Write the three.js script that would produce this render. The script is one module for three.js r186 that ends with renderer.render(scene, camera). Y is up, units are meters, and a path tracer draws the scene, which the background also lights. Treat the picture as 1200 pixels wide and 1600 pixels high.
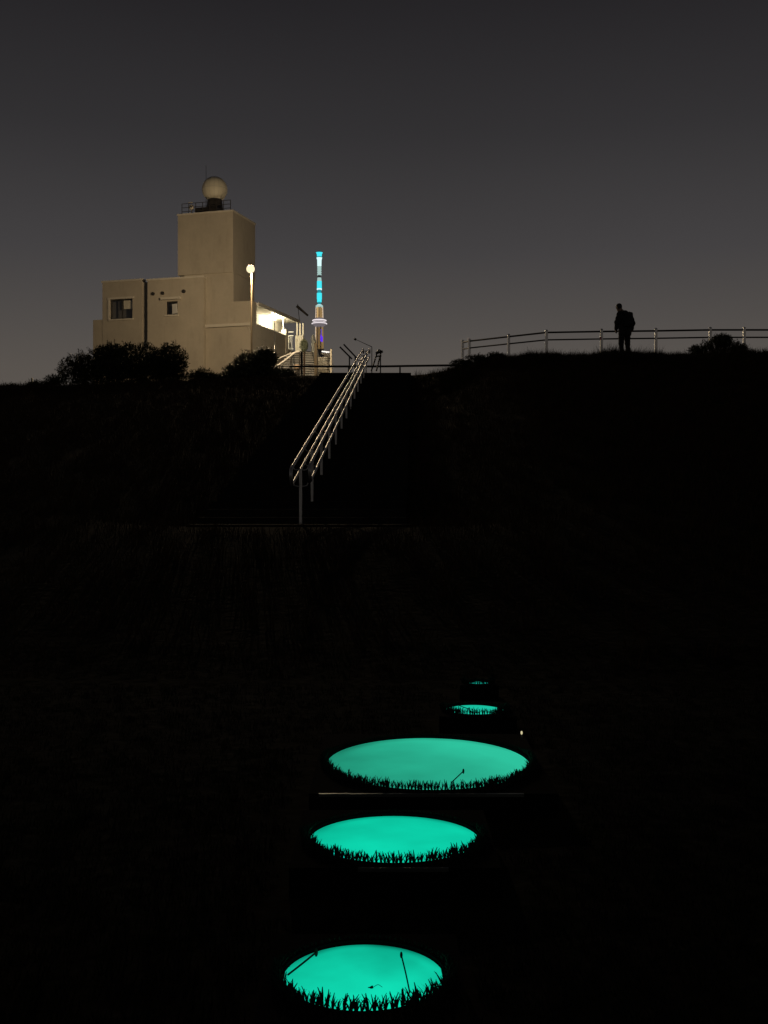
import * as THREE from 'three';
import { mergeGeometries, mergeVertices } from 'three/addons/utils/BufferGeometryUtils.js';
import { MarchingCubes } from 'three/addons/objects/MarchingCubes.js';
import { RoundedBoxGeometry } from 'three/addons/geometries/RoundedBoxGeometry.js';
import { RectAreaLightUniformsLib } from 'three/addons/lights/RectAreaLightUniformsLib.js';

// ---------------------------------------------------------------- camera, sky, light, exposure
const scene = new THREE.Scene();
const F = 1700, EYE = 1.6, HORIZON = 780;                 // focal length and horizon of the 1200 x 1600 photograph
const camera = new THREE.PerspectiveCamera(2 * Math.atan(800 / F) * 180 / Math.PI, 0.75, 0.1, 9000);
camera.position.set(0, EYE, 0);
camera.lookAt(0, EYE, -10);
camera.setViewOffset(1200, 1600, 0, 800 - HORIZON, 1200, 1600);
const renderer = new THREE.WebGLRenderer({ antialias: true });
renderer.toneMapping = THREE.LinearToneMapping;
renderer.toneMappingExposure = 1;
renderer.shadowMap.enabled = true;
RectAreaLightUniformsLib.init();

const rng = (s) => () => { s |= 0; s = s + 0x6D2B79F5 | 0; let t = Math.imul(s ^ s >>> 15, 1 | s); t = t + Math.imul(t ^ t >>> 7, 61 | t) ^ t; return ((t ^ t >>> 14) >>> 0) / 4294967296; };
const clamp = (x, a = 0, b = 1) => Math.min(b, Math.max(a, x));
const smooth = (a, b, x) => { const t = clamp((x - a) / (b - a)); return t * t * (3 - 2 * t); };
const lerp = (a, b, t) => a + (b - a) * t;
const hash = (x, y) => { let h = Math.imul(x | 0, 374761393) ^ Math.imul(y | 0, 668265263); h = Math.imul(h ^ (h >>> 13), 1274126177); return ((h ^ (h >>> 16)) >>> 0) / 4294967296; };
const vnoise = (x, y) => { const i = Math.floor(x), j = Math.floor(y), u = smooth(0, 1, x - i), v = smooth(0, 1, y - j); return lerp(lerp(hash(i, j), hash(i + 1, j), u), lerp(hash(i, j + 1), hash(i + 1, j + 1), u), v); };
const fbm = (x, y, n = 4) => { let s = 0, a = 0.5; for (let i = 0; i < n; i++) { s += a * vnoise(x, y); x = x * 2.03 + 17.1; y = y * 2.03 + 9.7; a *= 0.5; } return s; };

{ // night sky over a town: dim glow that grows towards the horizon
  const W = 128, H = 512, data = new Float32Array(W * H * 4);
  const stops = [[-90, .030, .027, .025], [0, .125, .108, .092], [6.5, .104, .091, .080], [9, .082, .074, .069], [12.6, .0565, .053, .0545], [18.6, .0322, .0305, .0325], [24.6, .0185, .0172, .0192], [40, .012, .0115, .0125], [90, .009, .009, .010]];
  for (let j = 0; j < H; j++) {
    const e = (j + .5) / H * 180 - 90;
    let k = 0; while (k < stops.length - 2 && stops[k + 1][0] < e) k++;
    const a = stops[k], b = stops[k + 1], t = clamp((e - a[0]) / (b[0] - a[0]));
    for (let i = 0; i < W; i++) {
      const th = i / W * Math.PI * 2, town = .76 + .24 * Math.pow(.5 + .5 * Math.cos(th - Math.PI / 2 - .14), 5), n = (1 + .13 * (fbm(4 + 3 * Math.cos(th), 4 + 3 * Math.sin(th) + e * .12, 3) - .45)) * town;
      for (let c = 0; c < 3; c++) data[(j * W + i) * 4 + c] = lerp(a[c + 1], b[c + 1], t) * n;
      data[(j * W + i) * 4 + 3] = 1;
    }
  }
  const sky = new THREE.DataTexture(data, W, H, THREE.RGBAFormat, THREE.FloatType);
  sky.mapping = THREE.EquirectangularReflectionMapping; sky.magFilter = THREE.LinearFilter; sky.minFilter = THREE.LinearFilter; sky.needsUpdate = true;
  scene.background = sky; scene.environment = sky;
}
{ // what little comes through the overcast from the moon
  const moon = new THREE.DirectionalLight(new THREE.Color(1, .96, .9), .004);
  moon.position.set(-30, 60, 40); moon.castShadow = true; moon.shadow.radius = 20;
  Object.assign(moon.shadow.camera, { left: -60, right: 60, top: 60, bottom: -60, far: 250 });
  scene.add(moon, moon.target);
}

// ---------------------------------------------------------------- helpers
const at = (px, py, d) => new THREE.Vector3((px - 600) / F * d, EYE + (HORIZON - py) / F * d, -d);
const taken = {};
const numbered = (n) => { const k = taken[n] = (taken[n] ?? -1) + 1; return k ? n + '_' + String(k).padStart(3, '0') : n; };
function thing(name, label, category, pos = [0, 0, 0], turn = 0, group) {
  const o = new THREE.Group(); o.name = numbered(name); o.position.set(...pos); o.rotation.y = turn;
  o.userData = { label, category }; if (group) o.userData.group = group;
  scene.add(o); return o;
}
function mesh(name, geo, mat, parent) { const m = new THREE.Mesh(geo, mat); m.name = name; m.castShadow = m.receiveShadow = true; if (parent) parent.add(m); return m; }
function structure(name, geo, mat, label, category) { const m = mesh(numbered(name), geo, mat, scene); m.userData = { kind: 'structure', label, category }; return m; }
function merged(list) { return mergeGeometries(list.map((g) => { g = g.index ? g.toNonIndexed() : g; for (const k of Object.keys(g.attributes)) if (!['position', 'normal', 'uv'].includes(k)) g.deleteAttribute(k); return g; })); }
function box(x0, x1, y0, y1, z0, z1) {                     // uv in metres
  const g = new THREE.BoxGeometry(x1 - x0, y1 - y0, z1 - z0); g.translate((x0 + x1) / 2, (y0 + y1) / 2, (z0 + z1) / 2);
  const p = g.attributes.position, n = g.attributes.normal, uv = g.attributes.uv;
  for (let i = 0; i < p.count; i++) { const ax = Math.abs(n.getX(i)), ay = Math.abs(n.getY(i)); uv.setXY(i, ax > .5 ? p.getZ(i) : p.getX(i), ay > .5 ? p.getZ(i) : p.getY(i)); }
  return g;
}
const rbox = (x0, x1, y0, y1, z0, z1, r = .02) => { const g = new RoundedBoxGeometry(x1 - x0, y1 - y0, z1 - z0, 2, r); g.translate((x0 + x1) / 2, (y0 + y1) / 2, (z0 + z1) / 2); return g; };
function rod(a, b, r, r2 = r, seg = 10) {
  a = new THREE.Vector3(...(a.isVector3 ? a.toArray() : a)); b = new THREE.Vector3(...(b.isVector3 ? b.toArray() : b));
  const L = a.distanceTo(b), g = new THREE.CylinderGeometry(r2, r, L, seg);
  g.applyQuaternion(new THREE.Quaternion().setFromUnitVectors(new THREE.Vector3(0, 1, 0), b.clone().sub(a).normalize()));
  const m = a.add(b).multiplyScalar(.5); g.translate(m.x, m.y, m.z); return g;
}
const tube = (pts, r, n = 40, seg = 8, closed = false) => new THREE.TubeGeometry(new THREE.CatmullRomCurve3(pts.map((p) => p.isVector3 ? p : new THREE.Vector3(...p)), closed, 'catmullrom', .5), n, r, seg, closed);
const mat = (r, g, b, rough = .9, metal = 0, extra = {}) => { const m = new THREE.MeshStandardMaterial({ roughness: rough, metalness: metal, ...extra }); m.color.setRGB(r, g, b); return m; };
const matte = (r, g, b, extra = {}, spec = .15) => { const m = new THREE.MeshPhysicalMaterial({ roughness: 1, metalness: 0, specularIntensity: spec, ...extra }); m.color.setRGB(r, g, b); return m; };
function noiseTexture(n, f, repeat, srgb = false) {
  const d = new Uint8Array(n * n * 4);
  for (let j = 0; j < n; j++) for (let i = 0; i < n; i++) { const v = f(i / n, j / n, i, j), q = Array.isArray(v) ? v : [v, v, v]; for (let c = 0; c < 3; c++) d[(j * n + i) * 4 + c] = clamp(q[c]) * 255; d[(j * n + i) * 4 + 3] = 255; }
  const t = new THREE.DataTexture(d, n, n); t.wrapS = t.wrapT = THREE.RepeatWrapping; t.magFilter = THREE.LinearFilter; t.minFilter = THREE.LinearMipmapLinearFilter; t.generateMipmaps = true;
  t.repeat.set(repeat, repeat); if (srgb) t.colorSpace = THREE.SRGBColorSpace; t.needsUpdate = true; return t;
}
const tileFbm = (u, v, f, n = 4) => { // wraps at 1
  const a = smooth(.8, 1, u), b = smooth(.8, 1, v), g = (x, y) => fbm(x * f + 31, y * f + 7, n);
  return lerp(lerp(g(u, v), g(u - 1, v), a), lerp(g(u, v - 1), g(u - 1, v - 1), a), b);
};
const plasterMap = noiseTexture(512, (u, v) => { const n = .80 + .22 * tileFbm(u, v, 6) + .10 * tileFbm(u, v, 40, 2); const streak = .06 * smooth(.50, .68, tileFbm(u, v * .14, 26, 3)); const k = n - streak; return [k, k * .985, k * .95]; }, .16);
const plasterBump = noiseTexture(256, (u, v) => tileFbm(u, v, 60, 3), .8);
const concreteMap = noiseTexture(256, (u, v) => { const k = .62 + .45 * tileFbm(u, v, 9) + .12 * (hash(u * 256, v * 256) - .5); return [k, k * .98, k * .94]; }, .5);
const earthMap = noiseTexture(512, (u, v) => { const a = tileFbm(u, v, 8), b = tileFbm(u, v, 50, 3); const k = .45 + .5 * a + .35 * (b - .4); return [k * 1.04, k, k * .72]; }, .25);

const M = {
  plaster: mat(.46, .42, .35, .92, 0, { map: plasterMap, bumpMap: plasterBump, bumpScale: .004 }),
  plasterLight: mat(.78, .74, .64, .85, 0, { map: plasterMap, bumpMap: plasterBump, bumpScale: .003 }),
  trim: mat(.6, .57, .5, .7, 0, { map: plasterMap }),
  cream: mat(.12, .095, .055, .6),
  white: mat(.78, .77, .72, .55),
  dark: mat(.03, .028, .026, .6),
  rail: mat(.05, .045, .04, .5, .3),
  steel: mat(.66, .65, .63, .43, 1),
  post: mat(.85, .84, .80, .5, 1),
  galv: mat(.72, .71, .68, .25, 1),
  radome: mat(.70, .66, .52, .5),
  glass: new THREE.MeshPhysicalMaterial({ color: 0xffffff, transmission: 1, thickness: 0, roughness: .05, ior: 1.5 }),
  room: mat(.10, .095, .085, .95),
  blind: mat(.62, .58, .46, .8),
  concrete: mat(.24, .23, .21, .93, 0, { map: concreteMap, bumpMap: plasterBump, bumpScale: .006 }),
  asphalt: matte(.030, .029, .027, { map: concreteMap, bumpMap: plasterBump, bumpScale: .006 }), paleSlab: matte(.016, .015, .013, { map: concreteMap }),
  stoneA: mat(.56, .52, .43, .9, 0, { map: concreteMap }), stoneB: mat(.44, .41, .34, .9, 0, { map: concreteMap }), stoneC: mat(.64, .59, .48, .9, 0, { map: concreteMap }),
  earth: matte(.018, .016, .011, { map: earthMap, bumpMap: earthMap, bumpScale: .05 }),
  blade: matte(.016, .017, .009, { side: THREE.DoubleSide }),
  slopeBlade: matte(.060, .042, .023, { side: THREE.DoubleSide }),
  dryBlade: matte(.040, .034, .020, { side: THREE.DoubleSide }),
  turf: matte(.018, .036, .027, { side: THREE.DoubleSide }, .3),
  leaf: matte(.046, .050, .020, { side: THREE.DoubleSide, roughness: .6 }, .4),
  glossLeaf: mat(.075, .080, .040, .28, 0, { side: THREE.DoubleSide }),
  bark: mat(.07, .05, .035, .95),
  plinth: matte(.007, .007, .0075, { map: concreteMap }, .10),
  edge: mat(.22, .26, .25, .35, 1), edgeDull: mat(.16, .18, .18, .4, 1),
  wood: mat(.12, .10, .07, .9, 0, { map: concreteMap }),
};
const glow = (r, g, b, k = 1, map) => { const m = mat(.02, .02, .02, .6); m.emissive.setRGB(r, g, b); m.emissiveIntensity = k; if (map) m.emissiveMap = map; return m; };

// ---------------------------------------------------------------- terrain
const axisX = (d) => -1.39 + .70 * (d - 18) / 24.5;       // centre line of the long stair
const STAIR0 = 18.3, STAIR1 = 42.5, STEPS = 40, BASE = 1.16, TOP = 6.47;
const stairY = (d) => d < 9.5 ? 0 : d < STAIR0 ? BASE * smooth(8.6, 17.4, d) : d < STAIR1 ? lerp(BASE, TOP, (d - STAIR0) / (STAIR1 - STAIR0)) : TOP;
function groundY(x, d) {
  if (d < 0) return -.6 * smooth(0, 60, -d);
  const far = smooth(130, 300, d);
  const wr = smooth(.9, 4.2, x), wl = smooth(-3.0, -6.5, x);
  const t = clamp((d - 9.2) / (36 - 9.2));
  const ramp = Math.pow(t, 1.25);
  const crest = lerp(6.43, 6.38, smooth(4, 9, x)) + .08 * Math.sin(x * .55 + .6) * smooth(2, 6, x) - .17 * (1 - smooth(3.8, 7, x));
  const yr = d < 36 ? crest * (ramp * (1 - .10 * t * (1 - t))) : lerp(crest, 6.85, smooth(36, 42, d));
  const tl = clamp((d - 9.2) / (41 - 9.2));
  const topL = lerp(6.05, 5.80, smooth(-5, -13, x));
  const yl = d < 41 ? topL * Math.pow(tl, 1.15) : lerp(topL, 6.5, smooth(47, 60, d));
  const bump = .10 * (fbm(x * .5 + 50, d * .5 + 20, 3) - .44) * smooth(9, 14, d);
  let y = stairY(d) - .16 * smooth(STAIR0 - .6, STAIR0, d) * (1 - smooth(STAIR1 - .3, STAIR1, d)) * (1 - Math.max(wr, wl));
  y = y * (1 - wr - wl) + yr * wr + yl * wl + bump * Math.max(wr, wl);
  return y * (1 - far) + 0 * far;
}
{
  const xs = [], ds = [];
  for (let x = 0; x <= 26; x += .4) xs.push(x);
  for (let s = .5, x = 26.5; x < 4200; s *= 1.28) { xs.push(x); x += s; } xs.push(4300);
  const X = [...xs.slice(1).reverse().map((x) => -x), ...xs];
  for (let s = .8, d = -1; d > -4200; s *= 1.35) { ds.unshift(d); d -= s; }
  for (let d = 0; d < 62; d += .4) ds.push(d);
  for (let s = 1, d = 62; d < 4500; s *= 1.2) { ds.push(d); d += s; } ds.push(4600);
  const pos = [], uv = [], idx = [], nx = X.length;
  for (const d of ds) for (const x of X) { pos.push(x, groundY(x, d), -d); uv.push(x, d); }
  for (let j = 0; j < ds.length - 1; j++) for (let i = 0; i < nx - 1; i++) { const a = j * nx + i; idx.push(a, a + 1, a + nx, a + 1, a + nx + 1, a + nx); }
  const g = new THREE.BufferGeometry(); g.setAttribute('position', new THREE.Float32BufferAttribute(pos, 3)); g.setAttribute('uv', new THREE.Float32BufferAttribute(uv, 2)); g.setIndex(idx); g.computeVertexNormals();
  structure('hillside', g, M.earth, 'dark grassy hillside rising from the lawn to the crest', 'hill');
}
{ // concrete landing at the foot of the stair
  const g = box(-3.15, .45, .9, 1.19, -18.25, -17.3);
  structure('landing', g, M.paleSlab, 'pale concrete landing at the foot of the long stair', 'landing');
}
{ // long stair up the slope
  const s = thing('hill_stair', 'long dark concrete stair climbing the slope under the double handrail', 'stair');
  const run = (STAIR1 - STAIR0) / STEPS, rise = (TOP - BASE) / STEPS;
  for (let i = 0; i < STEPS; i++) { const d = STAIR0 + i * run, cx = axisX(d); mesh('step', box(cx - 1.75, cx + 1.75, BASE + (i + 1) * rise - .34, BASE + (i + 1) * rise, -d - run - .04, -d), M.asphalt, s); }
}

// ---------------------------------------------------------------- vegetation
function bladeGeometry(h, w, bend, n = 3) {
  const p = [], idx = [];
  for (let i = 0; i <= n; i++) { const t = i / n, ww = w * (1 - t * .92) / 2, y = h * t * (1 - .12 * bend * t), z = bend * h * t * t; p.push(-ww, y, z, ww, y, z); }
  for (let i = 0; i < n; i++) { const a = i * 2; idx.push(a, a + 1, a + 2, a + 1, a + 3, a + 2); }
  const g = new THREE.BufferGeometry(); g.setAttribute('position', new THREE.Float32BufferAttribute(p, 3)); g.setIndex(idx); g.computeVertexNormals(); return g;
}
function tuft(seed, blades, h, w, spread, lean) {
  const r = rng(seed), list = [];
  for (let i = 0; i < blades; i++) {
    const g = bladeGeometry(h * (.55 + .6 * r()), w * (.7 + .6 * r()), lean * (.4 + r()), 3);
    g.rotateX((r() - .3) * .5); g.rotateY(r() * 6.283); g.translate((r() - .5) * spread, 0, (r() - .5) * spread); list.push(g);
  }
  return mergeGeometries(list);
}
function scatter(name, geo, material, places, parent, label, category) {
  const im = new THREE.InstancedMesh(geo, material, places.length), q = new THREE.Quaternion(), e = new THREE.Euler(), m4 = new THREE.Matrix4(), v = new THREE.Vector3(), sc = new THREE.Vector3();
  places.forEach(([x, y, z, turn, s, tx = 0, tz = 0, sy = s], i) => { e.set(tx, turn, tz); q.setFromEuler(e); im.setMatrixAt(i, m4.compose(v.set(x, y, z), q, sc.set(s, sy, s))); });
  im.name = parent ? name : numbered(name); im.userData = { kind: 'stuff' }; if (label) { im.userData.label = label; im.userData.category = category; }
  im.castShadow = im.receiveShadow = true; (parent ?? scene).add(im); return im;
}
const onStair = (x, d) => d > 16.4 && d < 43.2 && Math.abs(x - axisX(d) + (d < 18.3 ? -.1 : 0)) < 1.82;
{
  const r = rng(11), slope = [];
  for (let i = 0; i < 26000; i++) { const d = 9.5 + 33 * Math.sqrt(r()), x = (r() - .5) * d * .86; if (onStair(x, d)) continue; slope.push([x, groundY(x, d) - .02, -d, r() * 6.28, .6 + .7 * r()]); }
  scatter('slope_grass', tuft(5, 7, .26, .016, .22, .55), M.slopeBlade, slope, null, 'rough dark grass covering the slope below the crest', 'grass');
  const r2 = rng(12), lawn = [], boxes = [[-.06, 3.37, .32], [.045, 4.74, .46], [.25, 6.09, .70], [.636, 7.62, .26], [.75, 8.78, .22]];
  for (let i = 0; i < 16000; i++) { const d = 2.2 + 8.5 * r2(), x = (r2() - .5) * d * .85; if (boxes.some(([bx, bd, h]) => Math.abs(x - bx) < h + .06 && Math.abs(d - bd) < h + .14)) continue; lawn.push([x, groundY(x, d) - .004, -d, r2() * 6.28, .5 + .6 * r2()]); }
  scatter('lawn_grass', tuft(6, 7, .045, .005, .07, .6), M.blade, lawn, null, 'short mown lawn grass round the glowing round lights', 'grass');
  const r3 = rng(13), weeds = [];
  for (let i = 0; i < 5200; i++) {
    const x = 1.2 + r3() * 14.5, d = 34.6 + 3.6 * r3(), n = fbm(x * 1.3, 3.7, 3);
    weeds.push([x, groundY(x, d) - .02, -d, r3() * 6.28, Math.min(1.75, .30 + 3.2 * Math.max(0, n - .40) + .45 * r3() ** 3 + (r3() < .03 ? .7 * r3() : 0))]);
  }
  for (let i = 0; i < 3800; i++) {
    const x = -3.4 - r3() * 13, d = 38.5 + 4.5 * r3(); weeds.push([x, groundY(x, d) - .02, -d, r3() * 6.28, .35 + .7 * r3() * r3()]);
  }
  scatter('crest_weeds', tuft(8, 9, .30, .014, .20, .5), M.dryBlade, weeds, null, 'ragged weeds and dry grass along the crest of the hill', 'weeds');
}
function leafSprig(seed, n, size) {                        // a twig's worth of pointed leaves
  const r = rng(seed), list = [];
  for (let i = 0; i < n; i++) {
    const L = size * (.6 + .8 * r()), w = L * .36;
    const g = new THREE.BufferGeometry(); g.setAttribute('position', new THREE.Float32BufferAttribute([0, 0, 0, -w / 2, L * .06, L * .45, 0, 0, L, w / 2, L * .06, L * .45], 3)); g.setIndex([0, 1, 3, 1, 2, 3]); g.computeVertexNormals();
    g.rotateX(-r() * 1.3); g.rotateY(r() * 6.283); g.translate((r() - .5) * size * 1.6, (r() - .5) * size * 1.6, (r() - .5) * size * 1.6); list.push(g);
  }
  return mergeGeometries(list);
}
function bush(label, lobes, count, leaf, size, seed, stemTo = 14, rag = .7) { // lobes: [px, py, d, rx, ry] ellipsoids of foliage
  const r = rng(seed), c0 = at(lobes[0][0], 600, lobes[0][2]); c0.y = groundY(c0.x, lobes[0][2]);
  const o = thing('bush', label, 'bush', c0.toArray(), 0), places = [], total = lobes.reduce((s, l) => s + l[3] * l[4], 0), stems = [];
  for (const [px, py, d, rx, ry] of lobes) {
    const c = at(px, py, d).sub(c0);
    for (let i = 0, n = count * rx * ry / total; i < n; i++) {
      let x, y, z; do { x = r() * 2 - 1; y = r() * 2 - 1; z = r() * 2 - 1; } while (x * x + y * y + z * z > 1);
      const R = Math.hypot(x, y, z), k = (.45 + .55 * Math.sqrt(R)) / Math.max(R, .05) * R;
      const wob = 1 + rag * (fbm(x * 2.6 + px, y * 2.6 + z * 2.2 + py, 3) - .46);
      places.push([c.x + x * k * rx * wob, c.y + y * k * ry * wob, c.z + z * k * rx * .8 * wob, r() * 6.28, .6 + .8 * r(), (r() - .5) * 1.6, (r() - .5) * 1.6]);
    }
    for (let i = 0; i < stemTo; i++) {
      const a = r() * 6.28, q = Math.sqrt(r()), tip = new THREE.Vector3(c.x + Math.cos(a) * q * rx, c.y + ry * (.7 + .75 * r()) * (1 - .4 * q), c.z + Math.sin(a) * q * rx * .7), foot = new THREE.Vector3(c.x * .9 + (tip.x - c.x) * .3, -.1, c.z);
      const mid = foot.clone().lerp(tip, .55).add(new THREE.Vector3((r() - .5) * .2, .1, (r() - .5) * .2));
      stems.push(tube([foot, mid, tip], .010, 8, 5));
      for (let k = 0; k < 5; k++) places.push([tip.x + (r() - .5) * .12, tip.y - k * .07, tip.z + (r() - .5) * .12, r() * 6.28, .5 + .3 * r(), (r() - .5), (r() - .5)]);
    }
  }
  mesh('branches', merged(stems), M.bark, o);
  scatter('foliage', leafSprig(seed + 1, 9, size), leaf, places, o);
  return o;
}
bush('big dark bush in front of the window block, widest on the hill', [[205, 577, 44, 1.85, 1.0], [130, 583, 44, .95, .75], [265, 574, 44, .75, .95], [175, 555, 44.2, .7, .45]], 6200, M.leaf, .085, 101);
bush('dark bush below the lamp post with leaf tips catching the porch light', [[400, 577, 46, .95, .75], [440, 594, 46, .7, .45], [368, 587, 46, .6, .5], [415, 562, 46, .55, .42]], 4200, M.glossLeaf, .075, 202);
bush('low scrub between the two larger bushes in front of the tower', [[315, 592, 45, .75, .38], [343, 597, 45, .6, .35]], 1300, M.leaf, .075, 303, 8);
bush('bush growing up through the railing on the right side of the crest', [[1125, 541, 37.6, .62, .30], [1092, 548, 37.6, .38, .18], [1155, 547, 37.6, .36, .20], [1128, 532, 37.6, .34, .20]], 1150, M.leaf, .05, 404, 20, 1.1);
bush('low clump of weeds at the left end of the crest railing', [[748, 560, 36.6, .42, .13], [775, 556, 36.6, .34, .12], [720, 567, 37, .40, .12]], 900, M.leaf, .045, 505, 5);
bush('sparse scrub on the left skyline beside the big dark bush', [[58, 602, 43, .5, .15], [84, 598, 43, .4, .28], [20, 606, 43, .5, .12]], 700, M.leaf, .06, 606, 5);

// ---------------------------------------------------------------- weather station building
const PHI = 16.5 * Math.PI / 180, GROUND = 6.5, corner = at(394, 505, 68);
const B = thing('weather_station', 'beige plaster weather station with square tower, radome and lit side porch', 'building', [corner.x, GROUND, -68], -PHI);
const lx = (px, t = 0) => { const r = (px - 600) / F, s = Math.sin(PHI), c = Math.cos(PHI); return (r * (68 + c * t) - corner.x - s * t) / (c + r * s); };
const ly = (py, x, t = 0) => EYE + (HORIZON - py) / F * (68 - Math.sin(PHI) * x + Math.cos(PHI) * t) - GROUND;
const bb = (x0, x1, y0, y1, t0, t1) => box(x0, x1, y0, y1, -t1, -t0);
function holedWall(x0, x1, y0, y1, t, holes, depth = .28) {
  const s = new THREE.Shape([[x0, y0], [x1, y0], [x1, y1], [x0, y1]].map((p) => new THREE.Vector2(...p)));
  for (const [a, b, c, d] of holes) s.holes.push(new THREE.Path([[a, c], [a, d], [b, d], [b, c]].map((p) => new THREE.Vector2(...p))));
  const g = new THREE.ExtrudeGeometry(s, { depth, bevelEnabled: false }); g.translate(0, 0, -t - depth); return g;
}
{
  const xA = lx(145), xB0 = lx(160), xB1 = lx(222), xC0 = lx(235), xC1 = lx(322), xD0 = lx(279), xD1 = lx(365), xE0 = lx(288);
  const yA = ly(500, xA), yB = ly(440, -9), yC = ly(438, -5), yD = ly(334, -3), yE = ly(426, -2);
  mesh('annex', bb(xA, xB0, -1, yA, .03, 4.5), M.plaster, B);
  // left block with its window
  const wB = [lx(172), lx(207), ly(498, -9), ly(467, -9)], wC = [lx(264), lx(282), ly(493, -5), ly(472, -5)];
  mesh('wall', holedWall(xB0, xB1, -1, yB, 0, [wB]), M.plaster, B);
  mesh('block', bb(xB0 + .003, xB1 - .003, -1, yB - .01, .9, 6), M.plaster, B);
  mesh('wall_return', merged([bb(xB0 + .004, xB0 + .25, -1, yB - .004, .281, .9), bb(xB1 - .25, xB1 - .004, -1, yB - .004, .281, .9), bb(xB0 + .25, xB1 - .25, yB - .25, yB - .006, .281, .9), bb(xB0 + .25, xB1 - .25, -1, wB[2] - .3, .281, .9)]), M.plaster, B);
  mesh('recessed_wall', bb(xB1, xC0, -1, yB - .12, .04, 6), M.plaster, B);
  mesh('wall', holedWall(xC0, xC1, -1, yC, -.38, [wC]), M.plaster, B);
  mesh('block', bb(xC0 + .003, xC1 - .003, -1, yC - .01, .4, 6), M.plaster, B);
  mesh('wall_return', merged([bb(xC0 + .004, xC0 + .25, -1, yC - .004, -.099, .4), bb(xC1 - .25, xC1 - .004, -1, yC - .004, -.099, .4), bb(xC0 + .25, xC1 - .25, yC - .25, yC - .006, -.099, .4), bb(xC0 + .25, xC1 - .25, -1, wC[2] - .3, -.099, .4)]), M.plaster, B);
  mesh('coping', merged([bb(xB0 - .05, xB1 + .05, yB, yB + .12, -.06, .4)]), M.trim, B);
  mesh('coping', merged([bb(xC0 - .05, xC1 + .05, yC, yC + .12, -.44, .1)]), M.trim, B);
  function win([x0, x1, y0, y1], t, kind) {
    const w = mesh('window', merged([bb(x0, x0 + .06, y0, y1, t + .1, t + .2), bb(x1 - .06, x1, y0, y1, t + .1, t + .2), bb(x0 + .06, x1 - .06, y1 - .06, y1, t + .1, t + .2), bb(x0 + .06, x1 - .06, y0, y0 + .06, t + .1, t + .2), bb((x0 + x1) / 2 - .03, (x0 + x1) / 2 + .03, y0 + .06, y1 - .06, t + .11, t + .19)]), M.dark, B);
    const xm = (x0 + x1) / 2;
    mesh('pane', bb(x0 + .06, xm - .03, y0 + .06, y1 - .06, t + .148, t + .154), M.glass, w);
    mesh('pane', bb(xm + .03, x1 - .06, y0 + .06, y1 - .06, t + .148, t + .154), M.glass, w);
    mesh('sill', bb(x0 - .08, x1 + .08, y0 - .10, y0, t - .08, t + .1), M.trim, w);
    mesh('room_back', bb(x0 - .25, x1 + .25, y0 - .29, y1 + .2, t + .70, t + .76), M.room, w);
    if (kind) { mesh('blind', bb(xm + .05, x1 - .07, y1 - .62, y1 - .07, t + .23, t + .25), M.blind, w); mesh('surround', merged([bb(x0 - .16, x1 + .12, y1, y1 + .12, t - .07, t), bb(x0 - .16, x0 - .02, y0, y1, t - .05, t)]), M.trim, w); }
    else { mesh('hood', bb(x0 - .3, x1 + .25, y1 + .10, y1 + .24, t - .22, t), M.trim, w); const c = mesh('casement', rbox(-.22, .22, 0, .62, -.02, .02, .008), M.white, w); c.position.set(x1 - .2, y0 + .06, -t + .02); c.rotation.y = -.35; }
  }
  win(wB, 0, true); win(wC, -.38, false);
  for (const [px, py] of [[244, 461], [259, 460], [292, 457]]) { const g = new THREE.CylinderGeometry(.11, .11, .12, 16); g.rotateX(Math.PI / 2); const v = mesh('vent', g, M.dark, B); v.position.set(lx(px), ly(py, lx(px)), .38 + .03); }
  // tower
  mesh('main_wall', merged([bb(xE0, xD1 - .02, -1, yE, 0, .7), bb(xD1 - .02, 0, -1, 7.36 + .15, 0, .69)]), M.plaster, B);
  mesh('main_block', bb(xE0 + .004, xD1 - .02, -1, yE - .03, .7, 3.3), M.plaster, B);
  mesh('rear_block', bb(xE0 + .3, xD1 - .06, -1, 7.42, 3.3, 8.2), M.plaster, B);
  mesh('tower', bb(xD0, xD1, yE - .02, yD, -.10, 3.4), M.plaster, B);
  mesh('tower_coping', merged([bb(xD0 - .05, xD1 + .05, yD, yD + .1, -.15, .2), bb(xD0 - .05, xD0 + .3, yD, yD + .1, .2, 3.45), bb(xD1 - .3, xD1 + .05, yD, yD + .1, .2, 3.45)]), M.trim, B);
  mesh('ledge', bb(xC1, .07, ly(510, -1), ly(505.5, -1), -.16, 0), M.trim, B);
  // roof gear
  const xr = lx(335.5, 1.3), yr = ly(296, xr, 1.3), rs = 19.5 / F * 70.2;
  const rd = mesh('radome', new THREE.SphereGeometry(rs, 40, 28), M.radome, B); rd.position.set(xr, yr, -1.3);
  const seams = []; for (let k = 0; k < 8; k++) { const g = new THREE.TorusGeometry(rs * 1.0, .012, 5, 48); g.rotateY(k * Math.PI / 8); seams.push(g); }
  { const g = new THREE.TorusGeometry(rs, .014, 5, 48); g.rotateX(Math.PI / 2); seams.push(g); }
  mesh('seam', merged(seams), M.trim, rd);
  mesh('pedestal', (() => { const g = new THREE.CylinderGeometry(.46, .62, yr - rs * .8 - yD, 20); g.translate(xr, (yr - rs * .8 + yD) / 2, -1.3); return g; })(), M.rail, B);
  const rl = []; for (let i = 0; i <= 7; i++) { const x = lerp(xD0 + .25, xD1 - .2, i / 7); mesh('railing_post', rod([x, yD, .02], [x, yD + .75, .02], .022), M.rail, B); }
  for (const h of [.25, .5, .75]) mesh('railing_bar', rod([xD0 + .25, yD + h, .02], [xD1 - .2, yD + h, .02], .018), M.rail, B);
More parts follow.
